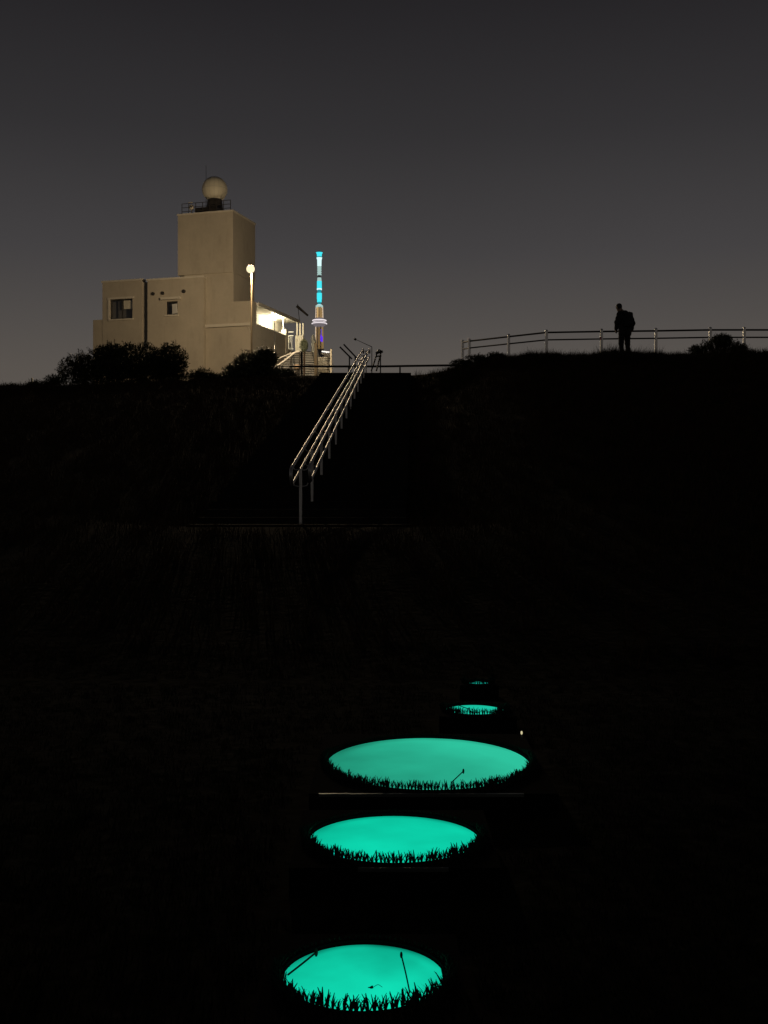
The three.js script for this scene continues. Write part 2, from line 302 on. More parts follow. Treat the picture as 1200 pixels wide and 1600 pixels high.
  mesh('equipment_box', rbox(xr - .95, xr + .55, yD, yD + .55, -1.0, -.35, .03), M.rail, B);
  const xa = lx(296); mesh('antenna', merged([rod([xa, yD, -.3], [xa, yD + .55, -.3], .03), new THREE.SphereGeometry(.17, 16, 12).translate(xa, yD + .58, -.3), rod([xa - .22, yD + .9, -.3], [xa + .1, yD + .9, -.3], .02), rod([xa, yD + .6, -.3], [xa, yD + .95, -.3], .015)]), M.trim, B);
  const xm = lx(322, 1.8); mesh('mast', rod([xm, yD, -1.8], [xm, ly(258, xm, 1.8), -1.8], .022, .012), M.rail, B);
  // porch on the right side
  const FL = 5.3, CAN = 7.36;
  mesh('podium', bb(xD1 - .05, -.02, -1, FL, .7, 9.0), M.plaster, B);
  mesh('parapet', bb(-.16, 0, FL, 6.1, .7, 5.6), M.plaster, B);
  mesh('parapet_cap', bb(-.2, .05, 6.1, 6.17, .7, 5.6), M.white, B);
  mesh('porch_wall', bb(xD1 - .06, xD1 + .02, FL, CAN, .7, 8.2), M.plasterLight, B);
  const door = mesh('door', bb(xD1 + .02, xD1 + .07, FL, FL + 1.95, 2.0, 2.85), M.white, B); mesh('handle', rod([xD1 + .1, FL + .95, -2.1], [xD1 + .1, FL + 1.15, -2.1], .02), M.dark, door);
  mesh('switch_box', bb(xD1 + .02, xD1 + .06, FL + 1.2, FL + 1.6, 1.35, 1.5), M.dark, B);
  mesh('canopy', bb(xD1 + .02, .12, CAN, CAN + .13, .7, 7.9), M.white, B);
  mesh('fascia', bb(.12, .17, CAN - .06, CAN + .17, .68, 7.95), M.trim, B);
  mesh('canopy_post', rod([-.02, -1, -3.7], [-.02, CAN, -3.7], .035), M.galv, B);
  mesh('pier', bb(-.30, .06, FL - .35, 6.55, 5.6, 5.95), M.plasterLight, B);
  mesh('pier', bb(-.24, -.19, 6.55, CAN, 5.74, 5.79), M.white, B);
  const gt = 7.2, rail = new THREE.Group(); rail.name = 'porch_railing'; B.add(rail);
  for (const [y, r] of [[6.62, .035], [6.36, .03], [5.45, .02]]) mesh('rail_bar', rod([xD1, y, -gt], [-.05, y, -gt], r), M.white, rail);
  for (let i = 0; i < 7; i++) { const x = lerp(-.9, -.15, i / 6); mesh('baluster', rod([x, 5.45, -gt], [x, 6.36, -gt], .016), M.white, rail); }
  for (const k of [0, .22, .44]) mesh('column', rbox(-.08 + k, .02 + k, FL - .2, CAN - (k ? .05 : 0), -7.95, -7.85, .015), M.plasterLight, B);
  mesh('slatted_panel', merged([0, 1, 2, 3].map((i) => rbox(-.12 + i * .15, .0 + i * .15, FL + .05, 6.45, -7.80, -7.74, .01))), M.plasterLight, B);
  mesh('pipe', tube([[lx(378), ly(507, -.6), .08], [lx(386), ly(508, -.3), .1], [lx(391), ly(515, -.1), .1], [-.1, ly(520, -.1), .05]], .03, 16, 6), M.trim, B);
  mesh('roof_arm', merged([rod([.15, CAN, -7.9], [.0, CAN + 1.3, -7.9], .02), rod([lx(464, 7.9), ly(478, .3, 7.9), -7.9], [lx(481, 7.9), ly(493, .8, 7.9), -7.9], .10, .07)]), M.rail, B);
  // lamp in the porch ceiling
  const bulb = mesh('porch_lamp', new THREE.SphereGeometry(.11, 18, 12), glow(1, .95, .80, 12), B); bulb.position.set(-.62, CAN - .13, -5.2);
  const pl = new THREE.PointLight(new THREE.Color(1, .88, .62), 19); pl.position.copy(bulb.position); pl.castShadow = true; pl.shadow.radius = 4; B.add(pl);
}
{ // street lamp in front of it
  const h = at(393, 420, 57), y0 = groundY(h.x, 57), H = h.y - y0;
  const L = thing('street_lamp', 'tall lamp post with a glaring warm light in front of the tower', 'street lamp', [h.x, y0, -57]);
  mesh('pole', merged([rod([0, -.2, 0], [0, H * .35, 0], .085, .075, 14), rod([0, H * .35, 0], [0, H + .12, 0], .05, .04, 14)]), M.cream, L);
  mesh('arm', tube([[0, H + .05, 0], [0, H + .15, .1], [0, H + .20, .3], [0, H + .16, .42]], .03, 16, 8), M.cream, L);
  mesh('base_cover', (() => { const g = new THREE.CylinderGeometry(.11, .13, .5, 14); g.translate(0, .2, 0); return g; })(), M.cream, L);
  const gl = mesh('lamp_glass', new THREE.SphereGeometry(.215, 24, 16), glow(1, .84, .52, 1.25), L); gl.position.set(0, H - .10, .42);
  mesh('lamp_cap', (() => { const g = new THREE.CylinderGeometry(.03, .13, .07, 16); g.translate(0, H + .12, .42); return g; })(), M.rail, L);
  const p = new THREE.PointLight(new THREE.Color(1, .745, .455), 255); p.position.set(0, H - .10, .42); p.castShadow = true; p.shadow.radius = 9; L.add(p);
}

// ---------------------------------------------------------------- stair and terrace beside the porch
{
  const top = at(470, 560, 74.6), bot = at(490, 560, 66.0), n = 28;
  const o = thing('porch_stair', 'pale lit stair with a sloping side wall leading up to the porch', 'stair', [top.x, GROUND, top.z], Math.atan2(bot.x - top.x, bot.z - top.z));
  const run = Math.hypot(bot.x - top.x, bot.z - top.z) / n, rise = 5.2 / n;
  for (let i = 0; i < n; i++) {
    const y = 5.2 - i * rise, st = mesh('step', box(-1.9, .75, Math.max(-.5, y - rise - .5), y - .03, i * run, (i + 1) * run), M.white, o);
    mesh('nosing', box(-1.92, .75, y - .03, y, i * run - .02, (i + 1) * run + .09), M.rail, st);
  }
  const s = new THREE.Shape([[-.4, 5.2 + 1.15], [.3, 5.2 + 1.15], [n * run + .2, .6], [n * run + .2, -.5], [-.4, -.5]].map((p) => new THREE.Vector2(...p)));
  const g = new THREE.ExtrudeGeometry(s, { depth: .16, bevelEnabled: false }); g.rotateY(-Math.PI / 2); g.translate(.93, 0, 0);
  mesh('side_wall', g, M.concrete, o);
  mesh('handrail', merged([rod([-.8, 6.1, 0], [-.8, 1.0, n * run], .03), rod([-.8, 5.0, .2], [-.8, 6.05, .2], .025), rod([-.8, 2.6, n * run * .55], [-.8, 3.3, n * run * .55], .025)]), M.rail, o);
}
{ // low stone wall to its right
  const a = at(497, 583, 70), o = thing('stone_wall', 'low pale wall of stone blocks behind the railing, right of the porch stair', 'wall', [a.x, GROUND, -70]), r = rng(77);
  mesh('core', box(.02, .84, -.5, 4.14, -.42, -.06), M.concrete, o);
  for (let j = 0; j < 6; j++) for (let i = 0; i < 3; i++) {
    const off = j % 2 ? .14 : 0, x0 = i * .29 - off + .008, x1 = Math.min(.86, (i + 1) * .29 - off - .008); if (x1 - Math.max(0, x0) < .06) continue;
    mesh('stone', rbox(Math.max(0, x0), x1, 3.05 + j * .185 + .008, 3.05 + (j + 1) * .185 - .008, -.10 - .02 * r(), .015 + .05 * r(), .018), [M.stoneA, M.stoneB, M.stoneC][Math.floor(r() * 3)], o);
  }
  mesh('cap', rbox(-.02, .88, 4.165, 4.24, -.44, .06, .015), M.stoneC, o);
}
// ---------------------------------------------------------------- railings, posts on the crest
const plateau = (d) => groundY(-1, d);
{
  const d = 46, o = thing('crest_railing', 'single dark rail running across the stair head at the crest', 'railing'), y = at(0, 572.5, d).y;
  mesh('rail', tube([[at(452, 0, d).x, y, -d], [at(585, 0, d).x, y, -d], [at(640, 0, d).x, y + .02, -d], [at(716, 0, d).x, y + .05, -d]], .045, 60, 8), M.rail, o);
  for (const px of [471, 545, 625, 700]) { const x = at(px, 0, d).x; mesh('post', rod([x, 6.2, -d], [x, y - .04, -d], .035), M.rail, o); }
  mesh('tall_post', rod([at(471.5, 0, d - .2).x, 6.2, -d + .2], [at(471.5, 0, d - .2).x, at(0, 551, d).y, -d + .2], .045), M.rail, o);
}
{
  const d = 62, p = at(493.5, 538, d), o = thing('wooden_post', 'thick brown wooden post standing before the lit broadcast tower', 'post', [p.x, 6.4, -d]);
  mesh('shaft', rbox(-.09, .09, -.3, p.y - 6.4, -.09, .09, .012), M.wood, o);
  mesh('cap', rbox(-.10, .10, p.y - 6.4, p.y - 6.35, -.10, .10, .01), M.wood, o);
}
{
  const d = 63, p = at(517.5, 545.5, d), o = thing('pale_post', 'slim pale post lit on one side at the crest railing', 'post', [p.x, 6.4, -d]);
  mesh('shaft', rod([0, -.3, 0], [0, p.y - 6.4, 0], .055), M.plasterLight, o); mesh('stay', rod([.10, -.3, -.05], [.10, p.y - 7.0, -.05], .02), M.galv, o); mesh('cap', new THREE.SphereGeometry(.045, 12, 8).translate(0, p.y - 6.4, 0), M.galv, o);
}
{ // short tube lamp on a bracket, lighting the stair and the stone wall
  const d = 68.6, a = at(502.5, 549, d), b = at(515, 550.5, d), o = thing('tube_lamp', 'short glowing white tube lamp on a grey bracket above the low stone wall', 'lamp', [a.x, a.y, -d]), w = b.x - a.x;
  const t = mesh('lamp_tube', new THREE.CapsuleGeometry(.042, w - .08, 6, 12).rotateZ(Math.PI / 2).translate(w / 2, 0, 0), glow(1, .93, .84, 1.2), o); t.rotation.z = -.1;
  const s = new THREE.Shape([[-.1, -.10], [w + .12, -.12], [w + .12, -.42], [w * .55, -.34]].map((p) => new THREE.Vector2(...p)));
  mesh('bracket', new THREE.ExtrudeGeometry(s, { depth: .08, bevelEnabled: true, bevelSize: .01, bevelThickness: .01, bevelSegments: 1 }).translate(0, 0, -.16), M.concrete, o);
  mesh('stand', rod([w * .8, -4, -.13], [w * .8, -.2, -.13], .03), M.rail, o);
  const l = new THREE.PointLight(new THREE.Color(1, .88, .66), 8); l.position.set(w / 2, 0, 0); l.castShadow = true; l.shadow.radius = 2; o.add(l);
}
{ // lit short handrail at the left of the porch stair
  const d = 62, P = (px, py) => at(px, py, d), o = thing('short_handrail', 'short sloping handrail catching the light next to the dark bush', 'handrail');
  mesh('rail', tube([P(430, 573), P(437, 569), P(452, 558), P(461, 551), P(468, 549)], .055, 30, 8), M.white, o);
  mesh('rail', tube([P(434, 561), P(450, 554), P(468, 549)], .035, 30, 8), M.white, o);
  for (const [px, py] of [[437, 569], [455, 556], [468, 549]]) mesh('post', rod(P(px, py), new THREE.Vector3(P(px, py).x, GROUND - .2, -d), .04), M.rail, o);
}
{ // grey-green clipped shrub on a dark stem
  const d = 64, c = at(475, 541, d), o = thing('clipped_shrub', 'slender grey green shrub on a dark trunk at the porch corner', 'shrub', [c.x, groundY(c.x, d), -d]);
  const r = rng(91), pl = []; const h = c.y - groundY(c.x, d);
  for (let i = 0; i < 700; i++) { const a = r() * 6.28, q = Math.sqrt(r()), y = r(); pl.push([Math.cos(a) * q * .24 * Math.sqrt(Math.max(.05, 1 - (2 * y - 1) ** 2)), h - .30 + y * .62, Math.sin(a) * q * .2, r() * 6.28, .6 + .6 * r(), r() - .5, r() - .5]); }
  mesh('trunk', rod([0, -.1, 0], [.02, h - .1, 0], .09, .05), M.bark, o); scatter('foliage', leafSprig(92, 7, .07), mat(.16, .19, .13, .7, 0, { side: THREE.DoubleSide }), pl, o);
}
{
  const d = 61, c = at(464, 574, d), o = thing('pale_rock', 'rounded pale rock catching warm light beside the crest railing', 'rock', [c.x, c.y, -d]);
  const g = mergeVertices(new THREE.IcosahedronGeometry(.19, 3)), p = g.attributes.position; for (let i = 0; i < p.count; i++) { const k = 1 + .35 * (fbm(p.getX(i) * 9 + 5, p.getY(i) * 9 + p.getZ(i) * 7 + 5, 3) - .45); p.setXYZ(i, p.getX(i) * k, p.getY(i) * k * .85, p.getZ(i) * k); } g.computeVertexNormals();
  mesh('stone', g, mat(.62, .46, .34, .6), o); mesh('plinth', rod([0, -3, 0], [0, -.1, 0], .12, .1), M.rail, o);
}
{ // long central double handrail
  const o = thing('stair_handrail', 'long double steel handrail glinting down the middle of the hill stair', 'handrail');
  const H = 1.0, LOW = .71, S = .125, P = (d, side, h) => new THREE.Vector3(axisX(d) + side * S, stairY(d) + h, -d);
  const d0 = 18.0, d1 = 42.6;
  for (const s of [-1, 1]) {
    const a0 = P(d0 + (s > 0 ? .6 : 0), s, H), a1 = P(d1, s, H), b0 = P(d0 + (s > 0 ? .6 : 0), s, LOW), b1 = P(d1, s, LOW);
    a0.y = BASE + H + (s > 0 ? .06 : -.02); b0.y = BASE + LOW + (s > 0 ? .06 : -.02);
    mesh('upper_rail', merged([rod(a0, a1, .029, .029, 12), tube([a1, a1.clone().add(new THREE.Vector3(0, .02, -.3)), a1.clone().add(new THREE.Vector3(0, -.10, -.42))], .029, 12, 10)]), M.steel, o);
    mesh('lower_rail', rod(b0, b1, .026, .026, 12), M.steel, o);
    mesh('end_loop', tube([a0, a0.clone().add(new THREE.Vector3(-.01, -.05, .12)), a0.clone().lerp(b0, .5).add(new THREE.Vector3(-.01, 0, .17)), b0.clone().add(new THREE.Vector3(0, .0, .11)), b0], .028, 20, 10), M.steel, o);
  }
  for (let k = 0; k <= 12; k++) {
    const d = d0 + .1 + k * 2.02, f = P(d, 0, 0); if (k === 0) f.y = BASE;
    const p = mesh('post', rod([f.x, f.y - .25, f.z], [f.x, f.y + H - .05, f.z], .027, .027, 12), M.post, o);
    for (const h of [H - .05, LOW - .03]) mesh('bracket', tube([[f.x - S, f.y + h + .03, f.z], [f.x - S * .7, f.y + h - .02, f.z], [f.x + S * .7, f.y + h - .02, f.z], [f.x + S, f.y + h + .03, f.z]], .012, 12, 6), M.steel, p);
  }
}
{ // dark handrail of the next flight, behind the stair head
  const d = 44.5, o = thing('upper_handrail', 'pair of dark sloping bars to the left of the stair head against the sky', 'handrail'), P = (px, py, k = 0) => at(px, py, d + k);
  mesh('rail', rod(P(531, 542), P(550, 561), .032), M.rail, o); mesh('rail', rod(P(537, 538), P(557, 559), .032), M.rail, o);
  mesh('post', rod(P(546, 557), new THREE.Vector3(P(546, 0).x, 6.3, -d), .028), M.rail, o); mesh('post', rod(P(555, 557), new THREE.Vector3(P(555, 0).x, 6.3, -d), .028), M.rail, o);
}
{
  const d = 44, o = thing('hooped_handrail', 'dark hooped handrail end at the top of the stair, right of the steel rails', 'handrail'), P = (px, py, k = 0) => at(px, py, d + k);
  mesh('rail', tube([P(580, 580), P(586, 562), P(590, 549), P(594, 547), P(595, 553)], .03, 24, 8), M.rail, o);
  mesh('rail', tube([P(588, 580, .2), P(593, 560, .2), P(596, 549, .2), P(598, 551, .2)], .03, 24, 8), M.rail, o);
  mesh('brace', rod(P(587, 552), P(598, 549), .05), M.rail, o); mesh('brace', rod(P(587, 557), P(596, 556), .03), M.rail, o);
  mesh('post', rod(P(594.5, 550, .1), new THREE.Vector3(P(594.5, 0).x, 6.3, -d - .1), .025), M.rail, o);
}
{
  const d = 43.4, a = at(581, 542, d), b = at(555, 530, d), o = thing('leaning_rod', 'thin leaning rod with a dark knob above the stair head', 'rod', [a.x, groundY(a.x, d), -d]), g = new THREE.Vector3(a.x, groundY(a.x, d), -d);
  mesh('shaft', merged([rod([0, -.1, 0], a.clone().sub(g), .02, .016), rod(a.clone().sub(g), b.clone().sub(g), .014, .009)]), M.rail, o);
  mesh('knob', rbox(-.05, .05, -.04, .04, -.04, .04, .015).rotateZ(-.5).translate(...b.clone().sub(g).toArray()), M.dark, o);
}
{ // railing on the right
  const o = thing('hilltop_railing', 'two bar steel railing along the crest behind the standing person', 'railing');
  const pts = [[723, 535, 45], [733.5, 533, 44.4], [795, 526, 42.6], [854, 519.5, 41.2], [940, 518, 41], [1025, 517, 41], [1110, 515.5, 41], [1163, 515.5, 41], [1232, 515.5, 41.2], [1318, 515, 41.6]];
  const V = pts.map(([px, py, d]) => at(px, py, d)), W = V.map((v) => new THREE.Vector3(v.x, v.y - .28, v.z));
  V.forEach((v, i) => {
    const p = mesh('post', rod([v.x, groundY(v.x, -v.z) - .2, v.z], [v.x, v.y + .05, v.z], .058, .058, 14), M.galv, o);
    mesh('post_cap', new THREE.SphereGeometry(.06, 12, 8, 0, 6.3, 0, 1.6).translate(v.x, v.y + .05, v.z), M.galv, p);
    if (i) { mesh('upper_rail', rod(V[i - 1], v, .034, .034, 10), M.rail, o); mesh('lower_rail', rod(W[i - 1], W[i], .028, .028, 10), M.rail, o); }
  });
  // red reflector on one of the posts
  mesh('reflector', rbox(-.035, .035, -.06, .06, -.01, .01, .008).translate(V[4].x - .04, V[4].y - .27, V[4].z + .045), mat(.55, .04, .05, .3), o);
}
{ // distant marker post on the left skyline
  const d = 50, p = at(50, 592, d), o = thing('marker_post', 'small pale marker post on the left skyline beyond the scrub', 'post', [p.x, groundY(p.x, d), -d]), h = p.y - groundY(p.x, d);
  mesh('shaft', rod([0, -.1, 0], [0, h, 0], .05), M.white, o); mesh('cap', new THREE.ConeGeometry(.06, .08, 10).translate(0, h + .04, 0), M.white, o);
}

// ---------------------------------------------------------------- far broadcast tower
{
  const D = 2800, b = at(499, HORIZON, D), k = D / F, o = thing('broadcast_tower', 'far lattice broadcast tower lit cyan and white above a golden shaft', 'tower', [b.x, 0, -D]);
  const Y = (py) => EYE + (HORIZON - py) * k, R = (px) => px * k / 2;
  const steel = mat(.40, .40, .42, .6, .3), cyan = glow(.06, .86, .97, 1), cyanDim = glow(.02, .28, .33, 1), ice = glow(.70, .98, .98, 1.05), pale = glow(.42, .62, .58, .9), teal = glow(.02, .30, .32, 1), gold = glow(.95, .62, .26, .8), goldDim = glow(.42, .26, .10, .7), deckL = glow(.95, .86, .88, 1), deckD = glow(.15, .13, .14, 1), violet = glow(.12, .03, .85, 1), cream = glow(.78, .60, .44, .9);  // floodlight on the tower steel is put in as emissive colour
  const cyl = (p0, p1, w0, w1, m, name = 'glow_band') => { const g = new THREE.CylinderGeometry(R(w1), R(w0), Y(p1) - Y(p0), 20); g.translate(0, (Y(p0) + Y(p1)) / 2, 0); return mesh(name, g, m, o); };
  cyl(394.6, 393, 9, 7, steel, 'crown'); cyl(397, 394.6, 8, 10.5, cyan); cyl(401, 397, 7.4, 8, cyan); cyl(402.6, 401, 8, 8, teal); cyl(405, 402.6, 8, 8.8, ice); cyl(416, 405, 6.4, 6.8, ice);
  for (let i = 0; i < 4; i++) { const y = 416 + i * 3.5; cyl(y + 1.6, y, 5.2, 5.2, pale); cyl(y + 3.5, y + 1.6, 6.6, 6.6, pale); }
  cyl(434, 430, 4.6, 4.6, steel, 'mast'); cyl(439.5, 434, 7, 6, pale); cyl(451, 439.5, 7.6, 7.4, cyan); cyl(453, 451, 8, 8, ice); cyl(458, 453, 6, 6, cyanDim); cyl(467.5, 458, 7.8, 7.8, cyan); cyl(472, 467.5, 7, 7, cyan); cyl(476.4, 472, 5, 5, cyanDim); cyl(477.6, 476.4, 8, 8, ice); cyl(480, 477.6, 11.5, 11.5, pale, 'platform');
  // lattice shafts: legs, rings and diagonals, floodlighting put in as glow on steel
  function lattice(p0, p1, w0, w1, bays, legMat, webMat) {
    const y0 = Y(p0), y1 = Y(p1), N = 8, pt = (i, t) => { const a = (i + .5) / N * 6.283, r = lerp(R(w0), R(w1), t); return new THREE.Vector3(Math.cos(a) * r, lerp(y0, y1, t), Math.sin(a) * r); }, web = [];
    for (let i = 0; i < N; i++) mesh('lattice_leg', rod(pt(i, 0), pt(i, 1), 1.15, 1.1, 6), legMat[i % legMat.length], o);
    for (let j = 0; j < bays; j++) for (let i = 0; i < N; i++) { web.push(rod(pt(i, j / bays), pt(i + 1, (j + 1) / bays), .55, .55, 4), rod(pt(i + 1, j / bays), pt(i, (j + 1) / bays), .55, .55, 4), rod(pt(i, j / bays), pt(i + 1, j / bays), .55, .55, 4)); }
    mesh('lattice_web', merged(web), webMat, o);
  }
  cyl(497, 480, 5, 5, steel, 'core'); lattice(497, 480, 12, 11, 4, [cream, goldDim, gold, cream], goldDim);
  // observation deck: stacked rings, their floodlighting put in as glow
  const deck = new THREE.LatheGeometry([[6, 511], [8.6, 508.5], [11, 507], [11.6, 505.6], [10.6, 504.2], [9, 503.4], [10.2, 502], [10.4, 500.6], [8.6, 499.4], [6, 497]].map(([r, p]) => new THREE.Vector2(R(r * 2), Y(p))), 28);
  const dk = mesh('observation_deck', deck, deckD, o);
  const ring = (p, w, th, m) => mesh('glow_ring', new THREE.TorusGeometry(R(w), th * k, 8, 40).rotateX(Math.PI / 2).translate(0, Y(p), 0), m, dk);
  ring(500.9, 20.6, .9, deckL); ring(503.0, 18.4, .5, deckL); ring(505.8, 23, .7, deckL);
  cyl(600, 511, 15, 8, steel, 'core'); lattice(545, 511, 13.2, 12.2, 6, [goldDim, steel, steel, cream, steel, steel, steel, steel], goldDim);
  lattice(HORIZON, 545, 44, 13.2, 16, [steel], steel);
  mesh('violet_light', rbox(R(4), R(8), Y(534), Y(524), R(12), R(15), 1), violet, o);
  mesh('violet_light', rbox(R(6.5), R(11.5), Y(535), Y(526.5), R(11), R(14), 1), violet, o);
  mesh('violet_light', rbox(R(5), R(8.5), Y(524), Y(515), R(11), R(13), 1), glow(.13, .08, .42, 1), o);
}

// ---------------------------------------------------------------- glowing round lights in the lawn
const tufts = [21, 22, 23, 24, 25].map((s) => {
  const r = rng(s), list = [];
  for (let i = 0; i < 11; i++) {
    const h = .050 * (.62 + .5 * r()), w = .0062 * (.8 + .5 * r()), g = bladeGeometry(h, w, .15 + .35 * r(), 3), p = g.attributes.position;
    for (let k = 0; k < p.count; k++) { const t = Math.floor(k / 2) / 3; p.setX(k, (k % 2 ? 1 : -1) * w / 2 * (.55 + 1.0 * t - 1.25 * t * t * t)); } g.computeVertexNormals();
    g.rotateX((r() - .2) * .42); g.rotateY(r() * 6.283); g.translate((r() - .5) * .007, 0, (r() - .5) * .007); list.push(g);
  }
  return mergeGeometries(list);
});
function roundLight(label, X, d, R, oblong, color, lum, map, seed, edgeMat, strip = [-1, 1]) {
  const TOPY = .12, h = R + .055, r = rng(seed), o = thing('round_light', label, 'ground light', [X, 0, -d], 0);
  o.scale.z = oblong;
  // plinth with a round opening
  const s = new THREE.Shape([[-h, -h], [h, -h], [h, h], [-h, h]].map((p) => new THREE.Vector2(...p)));
  const c = new THREE.Path(); c.absarc(0, 0, R + .004, 0, 6.28319, true); s.holes.push(c);
  const g = new THREE.ExtrudeGeometry(s, { depth: .15, bevelEnabled: false, curveSegments: 48 }); g.rotateX(-Math.PI / 2); g.translate(0, TOPY - .15, 0);
  mesh('plinth', g, M.plinth, o);
  mesh('edge_strip', box(strip[0] * h, strip[1] * h, TOPY - .012, TOPY + .003, h + .001, h + .016), edgeMat, o);
  const disc = new THREE.LatheGeometry([[0, .012], [R * .6, .010], [R * .92, .004], [R, 0]].map((p) => new THREE.Vector2(...p)), 64);
  const uv = disc.attributes.uv, p = disc.attributes.position; for (let i = 0; i < p.count; i++) uv.setXY(i, p.getX(i) / (2 * R) + .5, p.getZ(i) / (2 * R) + .5);
  const m = matte(.01, .02, .02, {}, 0); m.emissive.setRGB(...color); m.emissiveIntensity = lum; m.emissiveMap = map;
  const dm = mesh('glowing_panel', disc, m, o); dm.position.y = TOPY - .0135;
  const l = new THREE.RectAreaLight(new THREE.Color(...color), .012, R, R); l.position.set(0, TOPY + .004, 0); l.lookAt(X, 10, -d); l.rotation.set(Math.PI / 2, 0, 0); o.add(l);
  mesh('rim', new THREE.TorusGeometry(R + .004, .004, 8, 80).rotateX(Math.PI / 2).translate(0, TOPY, 0), M.plinth, o);
  // fringe of artificial grass round the opening
  const n = Math.round(2 * Math.PI * R / .0165);
  const sets = tufts.map(() => []);
  for (let i = 0; i < n; i++) for (let row = 0; row < (Math.sin((i + .5) / n * 6.28319) > .93 ? 1 : 2); row++) {
    const a = (i + .5 * row + .35 * (r() - .5)) / n * 6.28319, q = R + .010 + row * .017 + .004 * r(), f = Math.sin(a), k = (.84 + .30 * r()) * (row ? .8 : 1) * (f < .1 ? lerp(.35, 1, smooth(-.6, .1, f)) : 1);
    sets[Math.floor(r() * 5)].push([Math.cos(a) * q, TOPY - .002, Math.sin(a) * q, r() * 6.28, k]);
  }
  sets.forEach((pl, i) => scatter('grass_fringe', tufts[i], M.turf, pl, o));
  return o;
}
const cloudy = (seed, dim, gx, gy) => noiseTexture(128, (u, v) => { const n = fbm(u * 3 + seed, v * 3 + seed * 2, 4) - .45, e = Math.hypot(u - .5, v - .5) * 2; return (1 - dim) + dim * (.55 + n * .8 + gx * (u - .5) + gy * (v - .5)) - .30 * smooth(.82, 1.0, e) * smooth(.55, .1, v); }, 1);
const teal1 = [.005, .72, .455];
roundLight('nearest glowing turquoise round light with grass fringe, stalks lying across it', -.063, 3.395, .253, 1.0, teal1, 1.02, cloudy(3, .46, .1, .95), 31, M.plinth);
roundLight('bright turquoise round light between the nearest one and the widest one', .045, 4.775, .372, .95, [.004, .72, .455], 1.0, cloudy(5, .42, .1, .5), 32, M.edgeDull, [-.35, .5]);
roundLight('widest glowing turquoise round light with a pale metal front edge', .25, 6.165, .572, 1.11, [.028, .55, .345], .98, cloudy(9, .50, .85, -.55), 33, M.edge, [-.92, .72]);
roundLight('small glowing turquoise round light just beyond the widest one', .640, 7.68, .210, 1.0, [.012, .66, .44], .9, cloudy(12, .2, .3, .2), 34, M.plinth);
roundLight('farthest and smallest glowing turquoise round light, almost hidden by its fringe', .757, 8.80, .10, 1, [.012, .50, .36], .8, cloudy(14, .2, .3, .2), 35, M.plinth);
function stalk(label, a, b, r, bend = .001) {
  const o = thing('dry_stalk', label, 'grass stalk', a.toArray()), e = b.clone().sub(a), m = e.clone().multiplyScalar(.5).add(new THREE.Vector3(bend, 0, 0));
  mesh('stem', tube([new THREE.Vector3(), m, e], r, 14, 6), M.turf, o); mesh('tip', new THREE.SphereGeometry(r * 1.9, 8, 6).scale(1, 2.4, 1).translate(...e.toArray()), M.turf, o);
}
stalk('upright dry stalk rising over the nearest round light near its middle', at(640.5, 1552, 3.15), at(627, 1492, 3.2), .0022);
stalk('long dry stalk slanting over the left rim of the nearest round light', at(450, 1523, 3.34), at(494, 1488, 3.5), .0032);
stalk('short stalk slanting over the front rim of the widest round light', at(705, 1223, 5.56), at(724, 1205, 5.62), .003, 0);
stalk('tiny stalk crossing the left side of the small round light', at(716, 1102, 7.6), at(733, 1108, 7.5), .003, 0);
{
  const p = at(579, 1534, 3.3), o = thing('dead_leaf', 'small curled dead leaf lying on the nearest round light', 'leaf', [p.x, .118, -3.3]);
  const g = new THREE.PlaneGeometry(.016, .010, 6, 3), q = g.attributes.position; for (let i = 0; i < q.count; i++) q.setZ(i, .004 * Math.sin(q.getX(i) * 280) + .003 * Math.cos(q.getY(i) * 300)); g.rotateX(-1.0); g.computeVertexNormals();
  mesh('blade', g, M.dryBlade, o); mesh('stem', tube([[.006, 0, 0], [.022, .006, -.008], [.036, .001, -.002]], .0008, 10, 5), M.turf, o);
}
{ // pale yellow spot of unknown kind, put in as a small glowing capsule
  const p = at(815, 1147, 6.7), o = thing('corner_glow', 'tiny pale yellow glowing spot added on a stem behind the widest round light', 'marker light', [p.x, .1, -6.7]);
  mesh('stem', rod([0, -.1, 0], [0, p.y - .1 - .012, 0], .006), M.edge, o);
  const b = mesh('bulb', new THREE.CapsuleGeometry(.006, .010, 6, 10), glow(.75, .68, .38, .85), o); b.position.y = p.y - .1 + .008;  // emissive capsule stands in for the bright spot
  const l = new THREE.PointLight(new THREE.Color(1, .9, .55), .0006); l.position.copy(b.position); l.shadow.radius = .2; o.add(l);
}

